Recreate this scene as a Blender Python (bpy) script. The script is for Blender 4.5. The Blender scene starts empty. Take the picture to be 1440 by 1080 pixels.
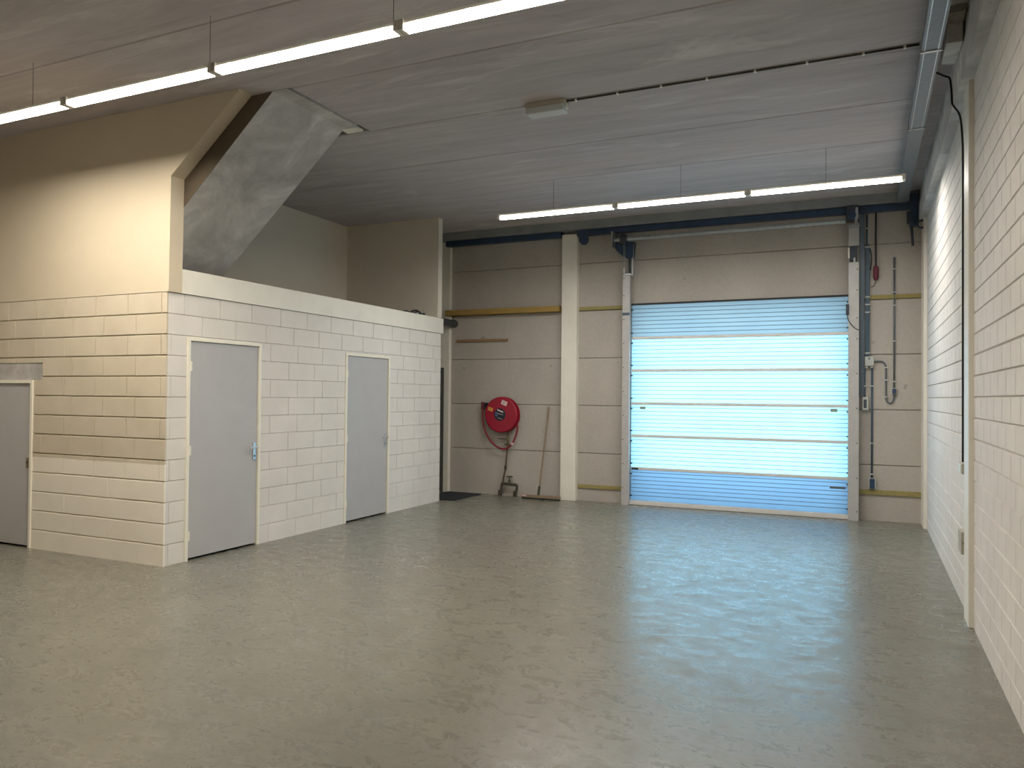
import bpy, bmesh, math, random
from mathutils import Vector, Matrix

random.seed(7)
S = bpy.context.scene
COL = S.collection

# ------------------------------------------------------------------ camera
CAM_H = 1.57
YAW, PIT, ROL, FPX = 0.430463, 0.0153917, 0.0094333, 1083.03
fw = Vector((-math.sin(YAW) * math.cos(PIT), math.cos(YAW) * math.cos(PIT), math.sin(PIT)))
r0 = Vector((math.cos(YAW), math.sin(YAW), 0.0))
u0 = r0.cross(fw)
rt = r0 * math.cos(ROL) + u0 * math.sin(ROL)
up = -r0 * math.sin(ROL) + u0 * math.cos(ROL)
cam_data = bpy.data.cameras.new('camera')
cam_data.sensor_width = 36.0
cam_data.sensor_fit = 'HORIZONTAL'
cam_data.lens = 36.0 * FPX / 1440.0
cam_data.clip_start = 0.02
cam = bpy.data.objects.new('camera', cam_data)
COL.objects.link(cam)
M = Matrix((rt, up, -fw)).transposed().to_4x4()
M.translation = Vector((0, 0, CAM_H))
cam.matrix_world = M
S.camera = cam

# ------------------------------------------------------------------ world, exposure
DAY_STRENGTH = 4.6
TUBE_STRENGTH = 152.0
DAY_COLOR = (0.52, 0.79, 1.0)
TUBE_COLOR = (1.0, 0.90, 0.76)
TUBE_COLOR_BACK = (1.0, 0.95, 0.88)
W = bpy.data.worlds.new('daylight')
S.world = W
W.use_nodes = True
bg = W.node_tree.nodes['Background']
bg.inputs[0].default_value = (*DAY_COLOR, 1)
bg.inputs[1].default_value = DAY_STRENGTH
try:
    W.cycles.sampling_method = 'NONE'
except Exception:
    pass
S.view_settings.view_transform = 'Standard'
S.view_settings.look = 'None'
S.view_settings.exposure = 0.12
S.view_settings.gamma = 1.0
S.view_settings.use_curve_mapping = False
try:
    S.cycles.use_denoising = True
    S.cycles.max_bounces = 10
    S.cycles.diffuse_bounces = 6
    S.cycles.transmission_bounces = 6
    S.cycles.sample_clamp_indirect = 6.0
    S.cycles.use_light_tree = True
except Exception:
    pass


# ------------------------------------------------------------------ materials
def lin(h):
    out = []
    for i in (0, 2, 4):
        c = int(h[i:i + 2], 16) / 255.0
        out.append(c / 12.92 if c <= 0.04045 else ((c + 0.055) / 1.055) ** 2.4)
    return (*out, 1.0)


def new_mat(name):
    m = bpy.data.materials.new(name)
    m.use_nodes = True
    nt = m.node_tree
    return m, nt, nt.nodes['Principled BSDF']


def noise(nt, scale, detail=4, rough=0.6, stretch=None, rot=None, dist=0.0):
    tc = nt.nodes.new('ShaderNodeTexCoord')
    n = nt.nodes.new('ShaderNodeTexNoise')
    n.inputs['Scale'].default_value = scale
    n.inputs['Detail'].default_value = detail
    n.inputs['Roughness'].default_value = rough
    n.inputs['Distortion'].default_value = dist
    mp = nt.nodes.new('ShaderNodeMapping')
    if stretch:
        mp.inputs['Scale'].default_value = stretch
    if rot:
        mp.inputs['Rotation'].default_value = rot
    nt.links.new(tc.outputs['Object'], mp.inputs['Vector'])
    nt.links.new(mp.outputs['Vector'], n.inputs['Vector'])
    return n.outputs['Fac']


def ramp(nt, fac, stops):
    r = nt.nodes.new('ShaderNodeValToRGB')
    cr = r.color_ramp
    while len(cr.elements) < len(stops):
        cr.elements.new(0.5)
    for e, (p, c) in zip(cr.elements, stops):
        e.position = p
        e.color = c if len(c) == 4 else (*c, 1)
    nt.links.new(fac, r.inputs['Fac'])
    return r.outputs['Color']


def mixc(nt, fac, a, b, mode='MIX'):
    n = nt.nodes.new('ShaderNodeMix')
    n.data_type = 'RGBA'
    n.blend_type = mode
    for sock, v in ((n.inputs[0], fac), (n.inputs[6], a), (n.inputs[7], b)):
        if hasattr(v, 'is_linked') or isinstance(v, bpy.types.NodeSocket):
            nt.links.new(v, sock)
        else:
            sock.default_value = v
    return n.outputs[2]


def val(nt, fac, lo, hi):
    n = nt.nodes.new('ShaderNodeMapRange')
    n.inputs['To Min'].default_value = lo
    n.inputs['To Max'].default_value = hi
    nt.links.new(fac, n.inputs['Value'])
    return n.outputs['Result']


def bump(nt, bsdf, fac, strength=0.1, dist=0.01):
    b = nt.nodes.new('ShaderNodeBump')
    b.inputs['Strength'].default_value = strength
    b.inputs['Distance'].default_value = dist
    nt.links.new(fac, b.inputs['Height'])
    nt.links.new(b.outputs['Normal'], bsdf.inputs['Normal'])


def plain(name, hexc, rough=0.5, metal=0.0, var=0.06, scale=14.0):
    m, nt, b = new_mat(name)
    c = lin(hexc)
    f = noise(nt, scale, 3)
    lo = tuple(x * (1 - var) for x in c[:3]) + (1,)
    hi = tuple(min(1, x * (1 + var)) for x in c[:3]) + (1,)
    nt.links.new(ramp(nt, f, [(0.3, lo), (0.7, hi)]), b.inputs['Base Color'])
    b.inputs['Roughness'].default_value = rough
    b.inputs['Metallic'].default_value = metal
    return m


MAT = {}
MAT['gypsum'] = plain('painted_gypsum', 'dfd8c8', 0.75, 0, 0.02, 3)
MAT['gypsum_cream'] = plain('cream_gypsum_paint', 'cdc1aa', 0.75, 0, 0.02, 3)
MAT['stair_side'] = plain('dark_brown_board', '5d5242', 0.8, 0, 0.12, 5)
MAT['white_paint'] = plain('white_paint', 'e9e6da', 0.45, 0, 0.03, 5)
MAT['frame_paint'] = plain('door_frame_paint', 'eeeadb', 0.4, 0, 0.02, 6)
MAT['door_grey'] = plain('grey_door_laminate', 'b6b5b5', 0.42, 0, 0.03, 4)
MAT['chrome'] = plain('brushed_steel', 'd5d8d8', 0.28, 0.9, 0.04, 30)
MAT['galv'] = plain('galvanised_steel', 'aeb4b6', 0.4, 0.75, 0.12, 22)
MAT['track'] = plain('grey_coated_steel', 'b9b8b6', 0.42, 0.1, 0.07, 9)
MAT['navy'] = plain('dark_blue_steel', '2d425c', 0.45, 0.1, 0.15, 9)
MAT['dark_steel'] = plain('dark_grey_steel', '3c434b', 0.5, 0.3, 0.15, 18)
MAT['blue_plastic'] = plain('blue_grey_plastic', '3d5467', 0.45, 0, 0.08, 16)
MAT['rail'] = plain('pale_grey_section_rail', 'd6d5d2', 0.4, 0.0, 0.04, 9)
MAT['steel_blue'] = plain('blue_grey_painted_steel', '66727d', 0.45, 0.1, 0.06, 16)
MAT['conduit'] = plain('grey_plastic_conduit', '5d666c', 0.5, 0, 0.06, 16)
MAT['cable_black'] = plain('black_rubber', '1b1c1d', 0.6, 0, 0.1, 20)
MAT['white_plastic'] = plain('white_plastic', 'e4e2d8', 0.4, 0, 0.03, 12)
MAT['grey_plastic'] = plain('light_grey_plastic', 'b9bdb8', 0.45, 0, 0.04, 12)
MAT['beige_plastic'] = plain('beige_plastic', 'b5ae9d', 0.45, 0, 0.04, 12)
MAT['red'] = plain('red_enamel', '9a1630', 0.38, 0, 0.06, 6)
MAT['red_hose'] = plain('red_rubber_hose', '85202c', 0.55, 0, 0.1, 20)
MAT['red_dark'] = plain('dark_red_plastic', '6a2236', 0.5, 0, 0.1, 20)
MAT['copper'] = plain('tarnished_copper_pipe', '6d5a44', 0.4, 0.4, 0.2, 16)
MAT['brass'] = plain('dull_brass', '80765c', 0.4, 0.6, 0.15, 30)
MAT['iron'] = plain('dark_cast_iron', '47443a', 0.55, 0.3, 0.2, 30)
MAT['mat_fibre'] = plain('black_mat_fibre', '23282e', 0.95, 0, 0.35, 120)
MAT['label_yellow'] = plain('yellow_label', 'd99a3c', 0.5, 0, 0.08, 60)
MAT['label_pink'] = plain('white_label', 'e2c9c6', 0.5, 0, 0.05, 60)
MAT['label_dark'] = plain('dark_blue_plate', '1d2530', 0.4, 0, 0.1, 40)
MAT['label_blue'] = plain('blue_print', '4a6486', 0.4, 0, 0.1, 40)
MAT['label_green'] = plain('grey_green_sticker', '8b9a8e', 0.5, 0, 0.08, 40)
MAT['label_ink'] = plain('grey_print', '8d7f86', 0.5, 0, 0.05, 40)
MAT['rubber'] = plain('black_seal', '2a2c2f', 0.7, 0, 0.1, 20)
MAT['foam'] = plain('yellow_joint_foam', '968b58', 0.85, 0, 0.14, 30)
MAT['duct_grey'] = plain('dark_grey_pipe', '44484b', 0.5, 0, 0.06, 12)
MAT['facade_door'] = plain('charcoal_door_paint', '5c5f5a', 0.45, 0, 0.05, 6)
MAT['sill'] = plain('pale_rubble', '8f8a80', 0.8, 0, 0.2, 30)


def wood(name, a, b_, axis_stretch):
    m, nt, b = new_mat(name)
    f = noise(nt, 9, 5, 0.6, axis_stretch, None, 0.6)
    nt.links.new(ramp(nt, f, [(0.3, lin(a)), (0.7, lin(b_))]), b.inputs['Base Color'])
    b.inputs['Roughness'].default_value = 0.65
    bump(nt, b, f, 0.15, 0.003)
    return m


MAT['timber'] = wood('yellow_timber', '8d7238', 'b39550', (0.4, 6, 6))
MAT['batten'] = wood('brown_wood', '85694c', 'a1835f', (0.4, 6, 6))
MAT['handle_wood'] = wood('grey_brown_wood', '7d6c58', '99866d', (6, 6, 0.4))


def concrete_ceiling():
    m, nt, b = new_mat('ceiling_concrete')
    big = noise(nt, 0.9, 5, 0.62, (0.35, 1.6, 1), None, 0.3)
    streak = noise(nt, 3.0, 8, 0.68, (0.20, 1.5, 1), None, 1.0)
    fine = noise(nt, 60, 3, 0.6)
    white = noise(nt, 1.3, 7, 0.72, (0.35, 1.8, 1), None, 1.6)
    c = ramp(nt, big, [(0.25, lin('a39d9d')), (0.75, lin('c0b9b9'))])
    c2 = ramp(nt, streak, [(0.3, lin('a29c9c')), (0.72, lin('c8c2c2'))])
    c = mixc(nt, 0.65, c, c2)
    wm = ramp(nt, white, [(0.55, (0, 0, 0)), (0.70, (0.75, 0.75, 0.75))])
    c = mixc(nt, wm, c, lin('d4d0cb'))
    dk = ramp(nt, streak, [(0.26, (0.4, 0.4, 0.4)), (0.36, (0, 0, 0))])
    c = mixc(nt, dk, c, lin('858280'))
    nt.links.new(c, b.inputs['Base Color'])
    b.inputs['Roughness'].default_value = 0.85
    bump(nt, b, fine, 0.12, 0.004)
    return m


MAT['ceiling'] = concrete_ceiling()


def concrete_panel():
    m, nt, b = new_mat('facade_panel_concrete')
    big = noise(nt, 1.3, 5, 0.6, (1.0, 1.0, 0.45), None, 0.2)
    fine = noise(nt, 26, 4, 0.6)
    c = ramp(nt, big, [(0.25, lin('aaa49b')), (0.75, lin('bdb7ae'))])
    c = mixc(nt, 0.18, c, ramp(nt, fine, [(0.3, lin('97918a')), (0.7, lin('c4beb6'))]))
    spots = noise(nt, 7.0, 2, 0.4)
    sm = ramp(nt, spots, [(0.76, (0, 0, 0)), (0.79, (0.5, 0.5, 0.5))])
    c = mixc(nt, sm, c, lin('7f776a'))
    nt.links.new(c, b.inputs['Base Color'])
    b.inputs['Roughness'].default_value = 0.8
    bump(nt, b, fine, 0.08, 0.003)
    return m


MAT['panel'] = concrete_panel()


def concrete_stair():
    m, nt, b = new_mat('stair_concrete')
    big = noise(nt, 1.6, 7, 0.68, None, None, 0.6)
    mid = noise(nt, 6.0, 5, 0.65)
    c = ramp(nt, big, [(0.36, lin('a19d99')), (0.5, lin('c0bdb9')), (0.64, lin('e6e3de'))])
    c = mixc(nt, 0.35, c, ramp(nt, mid, [(0.3, lin('9a9794')), (0.7, lin('c0bdb8'))]))
    nt.links.new(c, b.inputs['Base Color'])
    b.inputs['Roughness'].default_value = 0.75
    bump(nt, b, mid, 0.08, 0.004)
    return m


MAT['stair'] = concrete_stair()


def floor_mat():
    m, nt, b = new_mat('polished_concrete_floor')
    big = noise(nt, 0.55, 6, 0.62, None, None, 0.5)
    mid = noise(nt, 2.6, 7, 0.7, (1.0, 1.35, 1), (0, 0, 0.5), 0.9)
    fine = noise(nt, 30, 5, 0.7)
    c = ramp(nt, big, [(0.30, lin('5b5a50')), (0.70, lin('727167'))])
    c = mixc(nt, 0.45, c, ramp(nt, mid, [(0.22, lin('525046')), (0.5, lin('69675c')), (0.80, lin('858377'))]))
    c = mixc(nt, 0.28, c, ramp(nt, fine, [(0.3, lin('64635a')), (0.7, lin('a09f94'))]))
    scuff = noise(nt, 1.15, 3, 0.5, (1, 1, 1), (0, 0, 1.2), 1.8)
    sm = ramp(nt, scuff, [(0.66, (0, 0, 0)), (0.74, (0.35, 0.35, 0.35))])
    c = mixc(nt, sm, c, lin('78725f'))
    nt.links.new(c, b.inputs['Base Color'])
    b.inputs['IOR'].default_value = 1.65
    streak = noise(nt, 6.0, 10, 0.80, (0.8, 1.25, 1), (0, 0, 0.3), 0.7)
    rg = nt.nodes.new('ShaderNodeMapRange')
    for k, v in (('From Min', .36), ('From Max', .62), ('To Min', .42), ('To Max', .21)):
        rg.inputs[k].default_value = v
    nt.links.new(streak, rg.inputs['Value'])
    nt.links.new(rg.outputs['Result'], b.inputs['Roughness'])
    nt.links.new(ramp(nt, streak, [(0.40, (0.30, 0.30, 0.30)), (0.60, (1.0, 1.0, 1.0))]), b.inputs['Specular IOR Level'])
    bump(nt, b, fine, 0.015, 0.003)
    return m


MAT['floor'] = floor_mat()


def block_mat(name, a, b_, rough=0.8, bumpy=0.06):
    m, nt, b = new_mat(name)
    big = noise(nt, 2.2, 4, 0.6)
    fine = noise(nt, 45, 4, 0.6)
    c = ramp(nt, big, [(0.3, lin(a)), (0.7, lin(b_))])
    nt.links.new(c, b.inputs['Base Color'])
    b.inputs['Roughness'].default_value = rough
    bump(nt, b, fine, bumpy, 0.003)
    return m


MAT['block_white'] = block_mat('white_painted_blockwork', 'd9d5cf', 'e3dfd9')
MAT['block_right'] = block_mat('pale_painted_blockwork', 'd6d1cb', 'e2ddd7')


def block_front():
    """bare sand-lime block above, a paint line at 0.915 m, white paint below"""
    m, nt, b = new_mat('half_painted_blockwork')
    tc = nt.nodes.new('ShaderNodeTexCoord')
    sp = nt.nodes.new('ShaderNodeSeparateXYZ')
    nt.links.new(tc.outputs['Object'], sp.inputs[0])
    big = noise(nt, 2.0, 4, 0.6)
    fine = noise(nt, 45, 4, 0.6)
    bare = ramp(nt, big, [(0.3, lin('c6bba6')), (0.7, lin('d2c8b4'))])
    paint = ramp(nt, big, [(0.3, lin('ece4d6')), (0.7, lin('f3ecdf'))])
    wob = noise(nt, 5, 2)
    ad = nt.nodes.new('ShaderNodeMath')
    ad.operation = 'MULTIPLY_ADD'
    ad.inputs[1].default_value = 0.02
    nt.links.new(wob, ad.inputs[0])
    nt.links.new(sp.outputs['Z'], ad.inputs[2])
    gt = nt.nodes.new('ShaderNodeMath')
    gt.operation = 'GREATER_THAN'
    gt.inputs[1].default_value = 0.925
    nt.links.new(ad.outputs[0], gt.inputs[0])
    nt.links.new(mixc(nt, gt.outputs[0], paint, bare), b.inputs['Base Color'])
    b.inputs['Roughness'].default_value = 0.85
    bump(nt, b, fine, 0.08, 0.003)
    return m


MAT['block_front'] = block_front()


def translucent_panel(name, a, b_):
    m = bpy.data.materials.new(name)
    m.use_nodes = True
    nt = m.node_tree
    nt.nodes.remove(nt.nodes['Principled BSDF'])
    out = nt.nodes['Material Output']
    tr = nt.nodes.new('ShaderNodeBsdfTranslucent')
    gl = nt.nodes.new('ShaderNodeBsdfGlossy')
    gl.inputs['Roughness'].default_value = 0.35
    mx = nt.nodes.new('ShaderNodeMixShader')
    mx.inputs[0].default_value = 0.05
    f = noise(nt, 1.3, 4, 0.6, (0.5, 1, 1))
    c = ramp(nt, f, [(0.3, (*a, 1)), (0.7, (*b_, 1))])
    nt.links.new(c, tr.inputs['Color'])
    nt.links.new(tr.outputs[0], mx.inputs[1])
    nt.links.new(gl.outputs[0], mx.inputs[2])
    nt.links.new(mx.outputs[0], out.inputs['Surface'])
    return m


def rib_mat():
    m = bpy.data.materials.new('acrylic_rib')
    m.use_nodes = True
    nt = m.node_tree
    nt.nodes.remove(nt.nodes['Principled BSDF'])
    out = nt.nodes['Material Output']
    tr = nt.nodes.new('ShaderNodeBsdfTranslucent')
    tr.inputs['Color'].default_value = (0.62, 0.60, 0.60, 1)
    nt.links.new(tr.outputs[0], out.inputs['Surface'])
    return m


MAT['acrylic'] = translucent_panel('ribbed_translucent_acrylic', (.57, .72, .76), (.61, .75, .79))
MAT['acrylic_dimmed'] = translucent_panel('ribbed_acrylic_dimmed_daylight', (.40, .44, .45), (.45, .48, .48))  # top section: weaker daylight put into a darker tint
MAT['acrylic_shaded'] = translucent_panel('ribbed_acrylic_shaded_blue', (.35, .43, .50), (.39, .47, .53))  # bottom section: shade outside the door put into a darker, bluer tint
MAT['rib'] = rib_mat()


def emit(name, color, strength):
    m = bpy.data.materials.new(name)
    m.use_nodes = True
    nt = m.node_tree
    nt.nodes.remove(nt.nodes['Principled BSDF'])
    e = nt.nodes.new('ShaderNodeEmission')
    e.inputs[0].default_value = (*color, 1)
    e.inputs[1].default_value = strength
    nt.links.new(e.outputs[0], nt.nodes['Material Output'].inputs['Surface'])
    return m


MAT['tube'] = emit('lit_lamp_diffuser', TUBE_COLOR, TUBE_STRENGTH)
MAT['tube_back'] = emit('lit_cool_lamp_diffuser', TUBE_COLOR_BACK, TUBE_STRENGTH * 0.8)
MAT['tube_side'] = emit('lit_lamp_diffuser_side', TUBE_COLOR, 2.0)
MAT['tray'] = plain('dull_galvanised_sheet', '858c92', 0.42, 0.55, 0.10, 24)
MAT['beam_grey'] = plain('grey_edge_beam_concrete', '868b8c', 0.7, 0, 0.12, 5)
def frosted():
    m, nt, b = new_mat('frosted_lamp_cover')
    b.inputs['Base Color'].default_value = lin('c9cfd0')
    b.inputs['Roughness'].default_value = 0.3
    b.inputs['Transmission Weight'].default_value = 0.05
    return m
MAT['frost'] = frosted()


# ------------------------------------------------------------------ mesh helpers
class MB:
    """collects shapes in world coordinates and links them as ONE mesh object"""

    def __init__(self):
        self.bm = bmesh.new()

    def _face(self, vs):
        try:
            return self.bm.faces.new(vs)
        except ValueError:
            return None

    def quad(self, *pts):
        self._face([self.bm.verts.new(p) for p in pts])
        return self

    def box(self, x0, x1, y0, y1, z0, z1, bev=0.0):
        t = bmesh.new()
        bmesh.ops.create_cube(t, size=1.0)
        for v in t.verts:
            v.co = Vector(((x0 + x1) / 2 + v.co.x * (x1 - x0), (y0 + y1) / 2 + v.co.y * (y1 - y0), (z0 + z1) / 2 + v.co.z * (z1 - z0)))
        if bev > 0:
            bmesh.ops.bevel(t, geom=list(t.edges), offset=bev, segments=2, profile=0.6, affect='EDGES')
        self._merge(t)
        return self

    def _merge(self, t):
        vm = {v: self.bm.verts.new(v.co) for v in t.verts}
        for f in t.faces:
            nf = self._face([vm[v] for v in f.verts])
            if nf:
                nf.smooth = f.smooth
        t.free()

    def cyl(self, p0, p1, r, seg=20, r1=None, smooth=True):
        p0, p1 = Vector(p0), Vector(p1)
        r1 = r if r1 is None else r1
        d = (p1 - p0).normalized()
        a = d.orthogonal().normalized()
        b = d.cross(a)
        A = [self.bm.verts.new(p0 + (a * math.cos(t) + b * math.sin(t)) * r) for t in [2 * math.pi * i / seg for i in range(seg)]]
        B = [self.bm.verts.new(p1 + (a * math.cos(t) + b * math.sin(t)) * r1) for t in [2 * math.pi * i / seg for i in range(seg)]]
        for i in range(seg):
            f = self._face([A[i], A[(i + 1) % seg], B[(i + 1) % seg], B[i]])
            if f:
                f.smooth = smooth
        A2 = [self.bm.verts.new(v.co) for v in A]
        B2 = [self.bm.verts.new(v.co) for v in B]
        self._face(A2[::-1])
        self._face(B2)
        return self

    def lathe(self, c, axis, prof, seg=40):
        """prof: list of (offset along axis, radius)"""
        c, d = Vector(c), Vector(axis).normalized()
        a = d.orthogonal().normalized()
        b = d.cross(a)
        rings = []
        for o, r in prof:
            rings.append([self.bm.verts.new(c + d * o + (a * math.cos(t) + b * math.sin(t)) * r) for t in [2 * math.pi * i / seg for i in range(seg)]])
        for A, B in zip(rings, rings[1:]):
            for i in range(seg):
                f = self._face([A[i], A[(i + 1) % seg], B[(i + 1) % seg], B[i]])
        self._face(rings[0][::-1])
        self._face(rings[-1])
        return self

    def tube(self, pts, r, seg=10, smooth_path=True):
        P = [Vector(p) for p in pts]
        if smooth_path and len(P) > 2:
            Q = []
            n = len(P)
            for i in range(n - 1):
                p0, p1, p2, p3 = P[max(i - 1, 0)], P[i], P[i + 1], P[min(i + 2, n - 1)]
                for k in range(6):
                    t = k / 6
                    Q.append(0.5 * ((2 * p1) + (-p0 + p2) * t + (2 * p0 - 5 * p1 + 4 * p2 - p3) * t * t + (-p0 + 3 * p1 - 3 * p2 + p3) * t ** 3))
            Q.append(P[-1])
            P = Q
        a = None
        rings = []
        for i, p in enumerate(P):
            d = (P[min(i + 1, len(P) - 1)] - P[max(i - 1, 0)]).normalized()
            a = d.orthogonal().normalized() if a is None else (a - d * a.dot(d)).normalized()
            b = d.cross(a)
            rings.append([self.bm.verts.new(p + (a * math.cos(t) + b * math.sin(t)) * r) for t in [2 * math.pi * k / seg for k in range(seg)]])
        for A, B in zip(rings, rings[1:]):
            for k in range(seg):
                f = self._face([A[k], A[(k + 1) % seg], B[(k + 1) % seg], B[k]])
                if f:
                    f.smooth = True
        self._face(rings[0][::-1])
        self._face(rings[-1])
        return self

    def prism(self, pts, off):
        """polygon pts (3-D) extruded by vector off"""
        off = Vector(off)
        A = [self.bm.verts.new(Vector(p)) for p in pts]
        B = [self.bm.verts.new(Vector(p) + off) for p in pts]
        n = len(A)
        self._face(A[::-1])
        self._face(B)
        for i in range(n):
            self._face([A[i], A[(i + 1) % n], B[(i + 1) % n], B[i]])
        return self

    def build(self, name, mat, parent=None):
        off = world_off(parent)
        bmesh.ops.recalc_face_normals(self.bm, faces=list(self.bm.faces))
        if off.length > 0:
            for v in self.bm.verts:
                v.co -= off
        me = bpy.data.meshes.new(name)
        self.bm.to_mesh(me)
        self.bm.free()
        me.materials.append(MAT[mat] if isinstance(mat, str) else mat)
        o = bpy.data.objects.new(name, me)
        COL.objects.link(o)
        o.parent = parent
        return o


def world_off(o):
    v = Vector((0, 0, 0))
    while o is not None:
        v += o.location
        o = o.parent
    return v


def tag(o, label, cat, group=None, kind=None):
    o['label'] = label
    o['category'] = cat
    if group:
        o['group'] = group
    if kind:
        o['kind'] = kind
    return o


def thing(name, label, cat, loc, group=None, kind=None):
    o = bpy.data.objects.new(name, None)
    o.empty_display_size = 0.1
    COL.objects.link(o)
    o.location = loc
    return tag(o, label, cat, group, kind)


def struct(mb, name, mat, label, cat):
    return tag(mb.build(name, mat), label, cat, None, 'structure')


def dup(root, loc, label):
    r = root.copy()
    COL.objects.link(r)
    r.location = loc
    r['label'] = label
    for ch in list(root.children):
        c = ch.copy()
        COL.objects.link(c)
        c.parent = r
        for g in ch.children:
            d = g.copy()
            COL.objects.link(d)
            d.parent = c
    return r


def sub_rects(R, holes):
    """R minus holes -> list of rects (u0,u1,v0,v1)"""
    out = [R]
    for h in holes:
        nxt = []
        for (a, b, c, d) in out:
            if h[0] >= b or h[1] <= a or h[2] >= d or h[3] <= c:
                nxt.append((a, b, c, d))
                continue
            x0, x1 = max(a, h[0]), min(b, h[1])
            if x0 > a:
                nxt.append((a, x0, c, d))
            if x1 < b:
                nxt.append((x1, b, c, d))
            if h[2] > c:
                nxt.append((x0, x1, c, h[2]))
            if h[3] < d:
                nxt.append((x0, x1, h[3], d))
        out = nxt
    return out


def block_face(mb, P, u0, u1, v0, v1, ch, joints, cu, cv, depth, holes=(), zbase=0.0):
    """P(u,v,n) -> world; joints(row)-> (first joint, pitch); chamfers cu (vertical joints), cv (bed joints)"""
    rows = int(math.ceil((v1 - zbase) / ch - 1e-6))
    for i in range(rows):
        a_v, b_v = zbase + i * ch, zbase + (i + 1) * ch
        j0, pitch = joints(i)
        k = math.floor((u0 - j0) / pitch)
        while j0 + k * pitch < u1:
            a_u, b_u = j0 + k * pitch, j0 + (k + 1) * pitch
            k += 1
            R = (max(a_u, u0), min(b_u, u1), max(a_v, v0), min(b_v, v1))
            if R[1] - R[0] < 1e-4 or R[3] - R[2] < 1e-4:
                continue
            for (x0, x1, y0, y1) in sub_rects(R, holes):
                e = 1e-5
                l = cu if abs(x0 - a_u) < e else 0
                r = cu if abs(x1 - b_u) < e else 0
                bt = cv if abs(y0 - a_v) < e and y0 > v0 + e else 0
                tp = cv if abs(y1 - b_v) < e and y1 < v1 - e else 0
                l, r = min(l, (x1 - x0) * .45), min(r, (x1 - x0) * .45)
                bt, tp = min(bt, (y1 - y0) * .45), min(tp, (y1 - y0) * .45)
                I = [mb.bm.verts.new(P(*q, 0)) for q in ((x0 + l, y0 + bt), (x1 - r, y0 + bt), (x1 - r, y1 - tp), (x0 + l, y1 - tp))]
                O = [mb.bm.verts.new(P(*q, -depth)) for q in ((x0, y0), (x1, y0), (x1, y1), (x0, y1))]
                mb._face(I)
                for s in range(4):
                    mb._face([O[s], O[(s + 1) % 4], I[(s + 1) % 4], I[s]])


# ------------------------------------------------------------------ the setting
ZC = 4.20
XL, YF, YE = -5.75, 5.02, 9.985       # block room: side face, front face, far end
XR, YB = 0.68, 11.05
XMIN, YMIN = -9.0, -4.0

struct(MB().box(XMIN - .2, XR + .2, YMIN - .2, 11.4, -0.2, 0.0), 'floor', 'floor',
       'smooth mottled grey-green concrete floor with a soft sheen', 'floor')

# ceiling: concrete slabs side by side, small chamfered seams, a stair opening
mb = MB()
seams = [YMIN - .2, -2.90, -1.75, -0.60, 0.56, 1.72, 2.87, 4.03, 5.19, 6.36, 7.53, 8.67, 9.85, 11.4]
for i, (a, b) in enumerate(zip(seams, seams[1:])):
    spans = [(XMIN - .2, XR + .2)]
    if abs(a - 5.19) < .01:
        spans = [(XMIN - .2, -7.25), (-4.50, XR + .2)]
    for (xa, xb) in spans:
        c = 0.011
        mb.prism([(xa, a, 4.4), (xa, a, ZC + c), (xa, a + c, ZC), (xa, b - c, ZC), (xa, b, ZC + c), (xa, b, 4.4)], (xb - xa, 0, 0))
struct(mb, 'ceiling', 'ceiling', 'grey precast concrete slab ceiling with long parallel seams', 'ceiling')
# upper stairwell enclosing the opening
mb = MB()
mb.box(-7.4, -7.25, 5.0, 6.5, 4.4, 6.2).box(-4.5, -4.35, 5.0, 6.5, 4.4, 6.2)
mb.box(-7.4, -4.35, 5.0, 5.15, 4.4, 6.2).box(-7.4, -4.35, 6.4, 6.55, 4.4, 6.2).box(-7.4, -4.35, 5.0, 6.55, 6.2, 6.3)
struct(mb, 'wall_stairwell', 'gypsum', 'pale stairwell walls above the opening in the ceiling', 'wall')

# right wall of small blocks
mb = MB()
mb.box(XR + .016, XR + .22, YMIN, 11.4, 0, 4.25)
block_face(mb, lambda u, v, n: (XR - n, u, v), YMIN, YB + .05, 0, ZC, 0.1447, lambda i: (5.677 if i % 2 else 5.535, 0.284), 0.0042, 0.0066, 0.016)
struct(mb, 'wall_right', 'block_right', 'pale painted wall of small blocks along the right side', 'wall')

# back wall of big concrete panels around the door opening
DX0, DX1, DZ = -3.13, -0.19, 2.93
mb = MB()
holes = [(DX0, DX1, -0.1, DZ)]
block_face(mb, lambda u, v, n: (u, YB - n, v), -6.30, XR + .05, 0, ZC, 0.717, lambda i: (-40.0, 80.0), 0.0, 0.010, 0.02, holes)
for (a, b, c, d) in sub_rects((-6.30, XR + .2, 0, 4.3), holes):
    mb.box(a, b, YB + .02, YB + .2, c, d)
struct(mb, 'wall_back', 'panel', 'back wall of large grey concrete panels around the wide door', 'wall')

mb = MB()
for (a, b, c, d) in sub_rects((-7.6, -6.175, 0, 4.25), [(-7.2, -6.262, -.1, 2.02)]):
    mb.box(a, b, 10.97, YB + .2, c, d)
struct(mb, 'wall_corner', 'white_paint', 'narrow white wall strip in the back left corner beside the doormat', 'wall')

# other outer walls
struct(MB().box(XMIN - .2, XMIN, YMIN, YF + .15, 0, 4.25), 'wall_left', 'block_white', 'white block wall on the far left, out of the frame', 'wall')
struct(MB().box(XMIN - .2, XR + .2, YMIN - .2, YMIN, 0, 4.25), 'wall_front', 'gypsum', 'pale wall behind the viewpoint', 'wall')
struct(MB().box(-7.6, -7.4, YF + .16, 11.2, 0, 4.25), 'wall_mezzanine_back', 'gypsum', 'shaded white wall at the back of the loft', 'wall')
struct(MB().box(-7.4, XL - .0, 9.87, YE, 2.72, ZC), 'wall_mezzanine_end', 'gypsum', 'white end wall of the loft with a bright narrow edge', 'wall')
struct(MB().box(-7.4, XL - .15, YF + .16, 9.985, 2.50, 2.65), 'floor_mezzanine', 'sill', 'loft floor above the block room', 'floor')

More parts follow.
